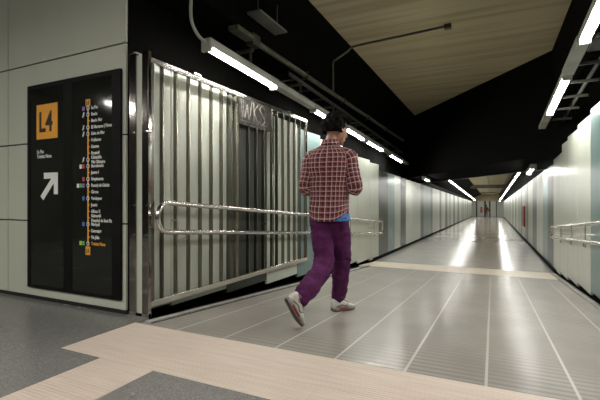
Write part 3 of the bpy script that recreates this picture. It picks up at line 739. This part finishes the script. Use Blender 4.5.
for sh, el, wr in ((shR,elR,wrR),(shL,elL,wrL)):
    sh, el, wr = Vector(sh), Vector(el), Vector(wr)
    sk = sh*.86+Vector((0,0,-.045+1.415*.14)); loft(mb, [sh*.5+Vector((0,0,1.36))*.5, sk, sk.lerp(el,.5), el], [(.045,.045),(.042,.042),(.042,.042),(.038,.038)], (0,1,0))
    loft(mb, [el, el.lerp(wr,.35), wr], [(.038,.038),(.040,.038),(.026,.022)], (0,0,1))
    # hand: palm, four bent fingers of unequal length, thumb from the side of the palm
    s_ = 1 if sh.x > 0 else -1
    d = Vector((-s_*.45,.60,.42)).normalized(); side = Vector((0,-.45,.89)); side = (side-d*side.dot(d)).normalized(); pn = d.cross(side)*s_
    if pn.x*s_ > 0: pn = -pn
    loft(mb, [wr, wr+d*.045, wr+d*.085], [(.028,.018),(.040,.016),(.040,.014)], side, 14)
    for q, L_ in ((-.030,.060),(-.010,.076),(.011,.082),(.031,.072)):
        r0 = wr+d*.080+side*q; r1 = r0+d*L_*.45+pn*.008; r2 = r1+(d*.7+pn*.7)*L_*.33; r3 = r2+(d*.2+pn*.95)*L_*.28
        loft(mb, [r0, r1, r2, r3], [(.0088,.0088),(.0085,.0085),(.008,.008),(.007,.007)], side, 8, 3, 2)
    r0 = wr+d*.030+side*.034; loft(mb, [r0, r0+side*.024+d*.026+pn*.012, r0+side*.030+d*.058+pn*.026], [(.012,.012),(.010,.010),(.0085,.0085)], d, 8, 3, 2)
for hip, kn, an in ((hipR,kneeR,ankR),(hipL,kneeL,ankL)):
    hip, kn, an = Vector(hip), Vector(kn), Vector(an)
    loft(mb, [hip, hip.lerp(kn,.5), kn, kn.lerp(an,.35), an], [(.078,.085),(.068,.072),(.05,.052),(.05,.054),(.034,.036)])
body = fuse(mb, 'body', M['skin'], man, .0062, 2)
for s_ in (-1,1):
    mb = MB(); mb.ball(hp(s_*.032,.081,.022), (.013,.010,.009), 10, 8, hn); e = mb.build('eye', M['eye'], man, smooth=True); e['label'] = 'white of the eye with dark iris'
    mb = MB(); mb.ball(hp(s_*.032,.0885,.021), (.006,.004,.006), 8, 6, hn); mb.build('iris', M['hair'], e, smooth=True)
mb = MB(); mb.ball(hp(0,.0965,-.0615), (.024,.008,.006), 12, 6, hn); mb.ball(hp(0,.0955,-.0725), (.021,.008,.006), 12, 6, hn)
M['lip'] = noisy(mat('lip', (.20,.075,.055), .45), (.18,.065,.048), (.22,.085,.062), 20, 2); mb.build('lips', M['lip'], man, smooth=True)
for s_ in (-1,1):
    mb = MB(); mb.tube(catmull([hp(s_*.014,.092,.042),hp(s_*.034,.092,.050),hp(s_*.052,.078,.043)],4), .0045, 6); mb.build('eyebrow', M['hair'], man, smooth=True)
# curly hair
mb = MB(); rnd = random.Random(3)
mb.ball(hp(0,-.034,.045), (.100,.100,.100), 18, 12, hn)
for i in range(380):
    v = Vector((rnd.gauss(0,1), rnd.gauss(0,1), rnd.gauss(0,1))).normalized()
    if v.y > .15 and v.z < .45: continue
    if v.z < -.62: continue
    rr = 1.0 + rnd.uniform(-.05,.13)
    wide = .116 if v.z > -.3 else .104
    mb.ball(hp(v.x*wide*rr, -.014+v.y*.122*rr, .030+v.z*.112*rr), rnd.uniform(.011,.020), 7, 5)
hair = fuse(mb, 'hair', M['hair'], man, .0062, 1, .004, 30)
# shirt
def hem(i, t):
    if i > 10: return 0
    f = (1-i/10); c = math.cos(t)**2
    return f*(.075*c**1.6 - .008*(1 if math.sin(t) < 0 else 0))
secs = [(.842,.0,-.014,.174,.152),(.93,0,-.008,.174,.146),(1.06,0,.0,.172,.130),(1.18,0,.004,.180,.128),(1.30,0,.002,.194,.126),(1.39,0,-.002,.200,.112),
        (1.445,0,-.003,.168,.092),(1.485,0,.005,.112,.074),(1.505,0,.012,.074,.064),(1.535,0,.020,.066,.066)]
torso = ring_sections(secs, 6, 44, hem)
def arm_cloth(sh, el, wr):
    sh, el, wr = Vector(sh), Vector(el), Vector(wr); inn = Vector((-.055 if sh.x > 0 else .055, 0, .012))
    return sleeve([sh+inn, sh+Vector((.012 if sh.x > 0 else -.012,0,-.03)), sh.lerp(el,.45), el+Vector((0,-.008,-.005)), el.lerp(wr,.25), el.lerp(wr,.42)], [.056,.068,.068,.066,.066,.064])
sR, sL = arm_cloth(shR, elR, wrR), arm_cloth(shL, elL, wrL)
shirt = cloth('shirt', [(torso, 1), (sR, 1), (sL, 1)], M['plaid'], man); shirt['label'] = 'maroon and white plaid shirt with rolled sleeves'
for sv, el, wr in ((sR,elR,wrR),(sL,elL,wrL)):
    el, wr = Vector(el), Vector(wr)
    cloth('rolled_cuff', [(sleeve([el.lerp(wr,.34), el.lerp(wr,.44), el.lerp(wr,.47)], [.069,.071,.062], 20, 3), 1)], M['plaid'], shirt)
cl_ = [[Vector((p.x*f, .016+(p.y-.016)*f, z+.012*math.sin(math.atan2(p.y-.016,p.x)))) for p in [Vector((.068*math.cos(2*PI*k/28), .014+.066*math.sin(2*PI*k/28), 0)) for k in range(28)]] for z, f in ((1.512,1.22),(1.535,1.10),(1.556,1.0),(1.552,.95))]
cloth('collar', [(cl_, 1)], M['plaid'], shirt)
us = ring_sections([(.838,.016,-.006,.170,.152),(.90,.006,-.004,.168,.142),(1.0,0,0,.150,.115)], 4, 32)
cloth('undershirt', [(us, 1)], M['undershirt'], man)['label'] = 'blue undershirt hem showing at the right side'
# trousers
mb = MB()
loft(mb, [(0,0,1.0),(0,-.004,.93),(0,-.012,.86)], [(.138,.100),(.146,.112),(.140,.118)], n=24)
R_ = [Vector(p) for p in (hipR,kneeR,ankR)]; L_ = [Vector(p) for p in (hipL,kneeL,ankL)]
loft(mb, [R_[0]+Vector((-.008,-.01,-.0)), R_[0].lerp(R_[1],.5)+Vector((0,-.01,0)), R_[1], R_[1].lerp(R_[2],.5)+Vector((0,-.015,0)), R_[2]+Vector((0,-.012,.075)), R_[2]+Vector((0,-.012,.03))],
     [(.094,.112),(.092,.100),(.080,.086),(.076,.080),(.072,.076),(.062,.066)], n=22)
loft(mb, [L_[0]+Vector((.008,-.01,0)), L_[0].lerp(L_[1],.5)+Vector((0,-.008,0)), L_[1]+Vector((0,-.004,0)), L_[1].lerp(L_[2],.5)+Vector((0,.0,-.012)), L_[2].lerp(L_[1],.17), L_[2].lerp(L_[1],.06)],
     [(.094,.112),(.094,.102),(.084,.090),(.080,.084),(.076,.080),(.064,.068)], n=22)
def tw(p): return 1.0 + 1.1*max(0, 1-abs(p.z-.16)/.12)*(1 if p.y > -.2 else 0) + 1.0*max(0, 1-(p-Vector(ankL)).length/.16) + .6*max(0, 1-abs(p.z-.49)/.08)
tr = fuse(mb, 'trousers', M['trouser'], man, .0085, 3, .010, 11, tw); tr['label'] = 'loose purple trousers gathered at the ankles'
mb = MB(); loft(mb, [(.118,-.06,.90),(.150,-.045,.86),(.150,-.04,.80),(.132,-.045,.755)], [(.020,.045),(.026,.055),(.024,.05),(.012,.03)], (1,0,0), 14)
mb = fuse(mb, 'pocket_bulge', M['trouser'], tr, .008, 3, .003, 20)

def shoe(ank, toe_dir, up, label):
    """trainer: own frame y to the toe, z up from the sole; origin under the ankle"""
    d = Vector(toe_dir).normalized(); up = Vector(up); up = (up-d*up.dot(d)).normalized(); r = d.cross(up)
    T = Matrix((r, d, up)).transposed(); o0 = Vector(ank)-up*.105
    tf = lambda p: o0 + T @ Vector(p)
    def sect(y, w_, z0, z1, rnd_=.55, n_=18):
        out = []
        for k in range(n_):
            a = 2*PI*k/n_; c, s_ = math.cos(a), math.sin(a)
            out.append(tf((w_*math.copysign(abs(c)**rnd_, c), y, (z0+z1)/2+(z1-z0)/2*math.copysign(abs(s_)**rnd_, s_))))
        return out
    # curve of the sole: toe spring and heel lift
    base = lambda y: .016*max(0,(y-.11)/.09)**2 + .006*max(0,(-.055-y)/.03)
    ys = [-.085,-.078,-.06,-.03,.0,.04,.08,.12,.155,.178,.190]; ws = [.018,.028,.035,.037,.036,.040,.046,.048,.042,.028,.012]
    sh_ = None
    tops = [.105,.112,.116,.112,.106,.094,.078,.062,.052,.044,.036]
    mb = MB(); mb.rings([sect(y, w_*.93, base(y)+.022, z, .75) for y, w_, z in zip(ys, ws, tops)]); 
    sh_ = mb.build('shoe', M['upper'], man, smooth=True); sh_['label'] = label
    sh_.modifiers.new('s','SUBSURF').levels = 1
    mb = MB(); mb.rings([sect(y, w_*1.06, base(y)+.006, base(y)+.032, .5) for y, w_ in zip(ys, ws)]); mb.build('sole', M['sole'], sh_, smooth=True)
    mb = MB(); mb.rings([sect(y, w_*1.0, base(y), base(y)+.010, .5) for y, w_ in zip(ys, ws)]); mb.build('tread', M['tread'], sh_, smooth=True)
    for s_ in (-1,1):
        mb = MB()
        mb.rings([[tf((s_*(w_*f), y, base(y)+z)) for f, z in ((1.02,.034),(1.10,.030),(1.10,.018),(1.02,.014))] for y, w_ in ((-.03,.037),(.0,.036),(.04,.040),(.08,.046))])
        mb.build('red_accent', M['shoered'], sh_, smooth=True)
    for s_ in (-1,1):
        mb = MB()
        mb.tube(catmull([tf((s_*.036,-.055,.045)),tf((s_*.041,.0,.060)),tf((s_*.042,.05,.048)),tf((s_*.030,.08,.070))],4), .006, 6)
        mb.build('side_stripe', M['shoegrey'], sh_, smooth=True)
    mb = MB()
    for i in range(5):
        y, z = .035+.020*i, .104-.0095*i
        mb.tube(catmull([tf((-.026,y,z-.012)),tf((0,y+.004,z+.004)),tf((.026,y,z-.012))],4), .0035, 6)
    mb.build('laces', M['shoegrey'], sh_, smooth=True)
    mb = MB(); mb.tube([tf((.030*math.cos(2*PI*k/16), -.025+.040*math.sin(2*PI*k/16), .112+.008*math.sin(2*PI*k/16))) for k in range(17)], .008, 8); mb.build('collar', M['shoegrey'], sh_, smooth=True)
    mb = MB(); loft(mb, [tf((0,-.02,.085)), tf((0,-.022,.135))], [(.035,.042),(.036,.042)], r, 14); mb.build('sock' if d.z > -.3 else 'ankle', M['tread'] if d.z > -.3 else M['skin'], sh_, smooth=True)
    return sh_
shoe(ankR, (.135,.24,-.016), (0,0,1), 'grey-white trainer flat on the ramp, front foot')
shoe(ankL, (.070,.13,-.245), (.62,.75,.5), 'white trainer with red trim on its toe, rear foot')

# the distant person
py_ = 57.0
far = thing('person', 'distant person in dark clothes with red top at the far end of the corridor', 'person', (-.72, py_, zf(py_)))
mb = MB()
mb.ball((0,0,1.50), (.075,.09,.11), 12, 8); loft(mb, [(0,0,1.28),(0,0,1.42)], [(.06,.06),(.05,.05)])
loft(mb, [(0,0,.82),(0,0,1.0),(0,0,1.18),(0,0,1.27)], [(.15,.1),(.14,.1),(.18,.11),(.14,.08)])
for s_ in (-1,1):
    loft(mb, [(s_*.08,0,.82),(s_*.085,.03*s_,.44),(s_*.08,.10*s_,.06)], [(.085,.09),(.06,.06),(.04,.04)])
    mb.ball((s_*.08,.10*s_-.06,.045), (.042,.12,.045), 10, 6)
    loft(mb, [(s_*.17,0,1.23),(s_*.25,-.02,.98),(s_*.22,-.10,.76)], [(.055,.055),(.045,.045),(.03,.03)])
    mb.ball((s_*.22,-.12,.70), (.03,.035,.06), 8, 6)
fuse(mb, 'body', M['ink'], far, .016, 2)
mb = MB(); loft(mb, [(0,0,.86),(0,0,1.0),(0,0,1.18),(0,0,1.29)], [(.17,.12),(.16,.12),(.195,.125),(.12,.09)])
for s_ in (-1,1): loft(mb, [(s_*.16,0,1.24),(s_*.25,-.02,.98),(s_*.23,-.08,.82)], [(.07,.07),(.06,.06),(.045,.045)])
fuse(mb, 'top', M['darkred'], far, .016, 2)['label'] = 'dark red top'
mb = MB(); mb.ball((0,.015,1.535), (.088,.1,.10), 12, 8); mb.build('hair', M['hair'], far, smooth=True)

# ------------------------------------------------------------------ camera and look
cam = bpy.data.cameras.new('camera'); co = bpy.data.objects.new('camera', cam); C.objects.link(co)
cam.sensor_width = 36; cam.lens = 36*402/600; cam.clip_start = .05; cam.clip_end = 200
co.location = (0, 0, .95); co.rotation_euler = (PI/2, 0, math.atan(192.5/402))
sc = bpy.context.scene; sc.camera = co
wd = bpy.data.worlds.new('world'); sc.world = wd; wd.use_nodes = True
wd.node_tree.nodes['Background'].inputs[0].default_value = (.02,.02,.018,1); wd.node_tree.nodes['Background'].inputs[1].default_value = .2
vs = sc.view_settings; vs.view_transform = 'Standard'; vs.look = 'None'; vs.gamma = 1; vs.use_curve_mapping = False; vs.exposure = 1.4
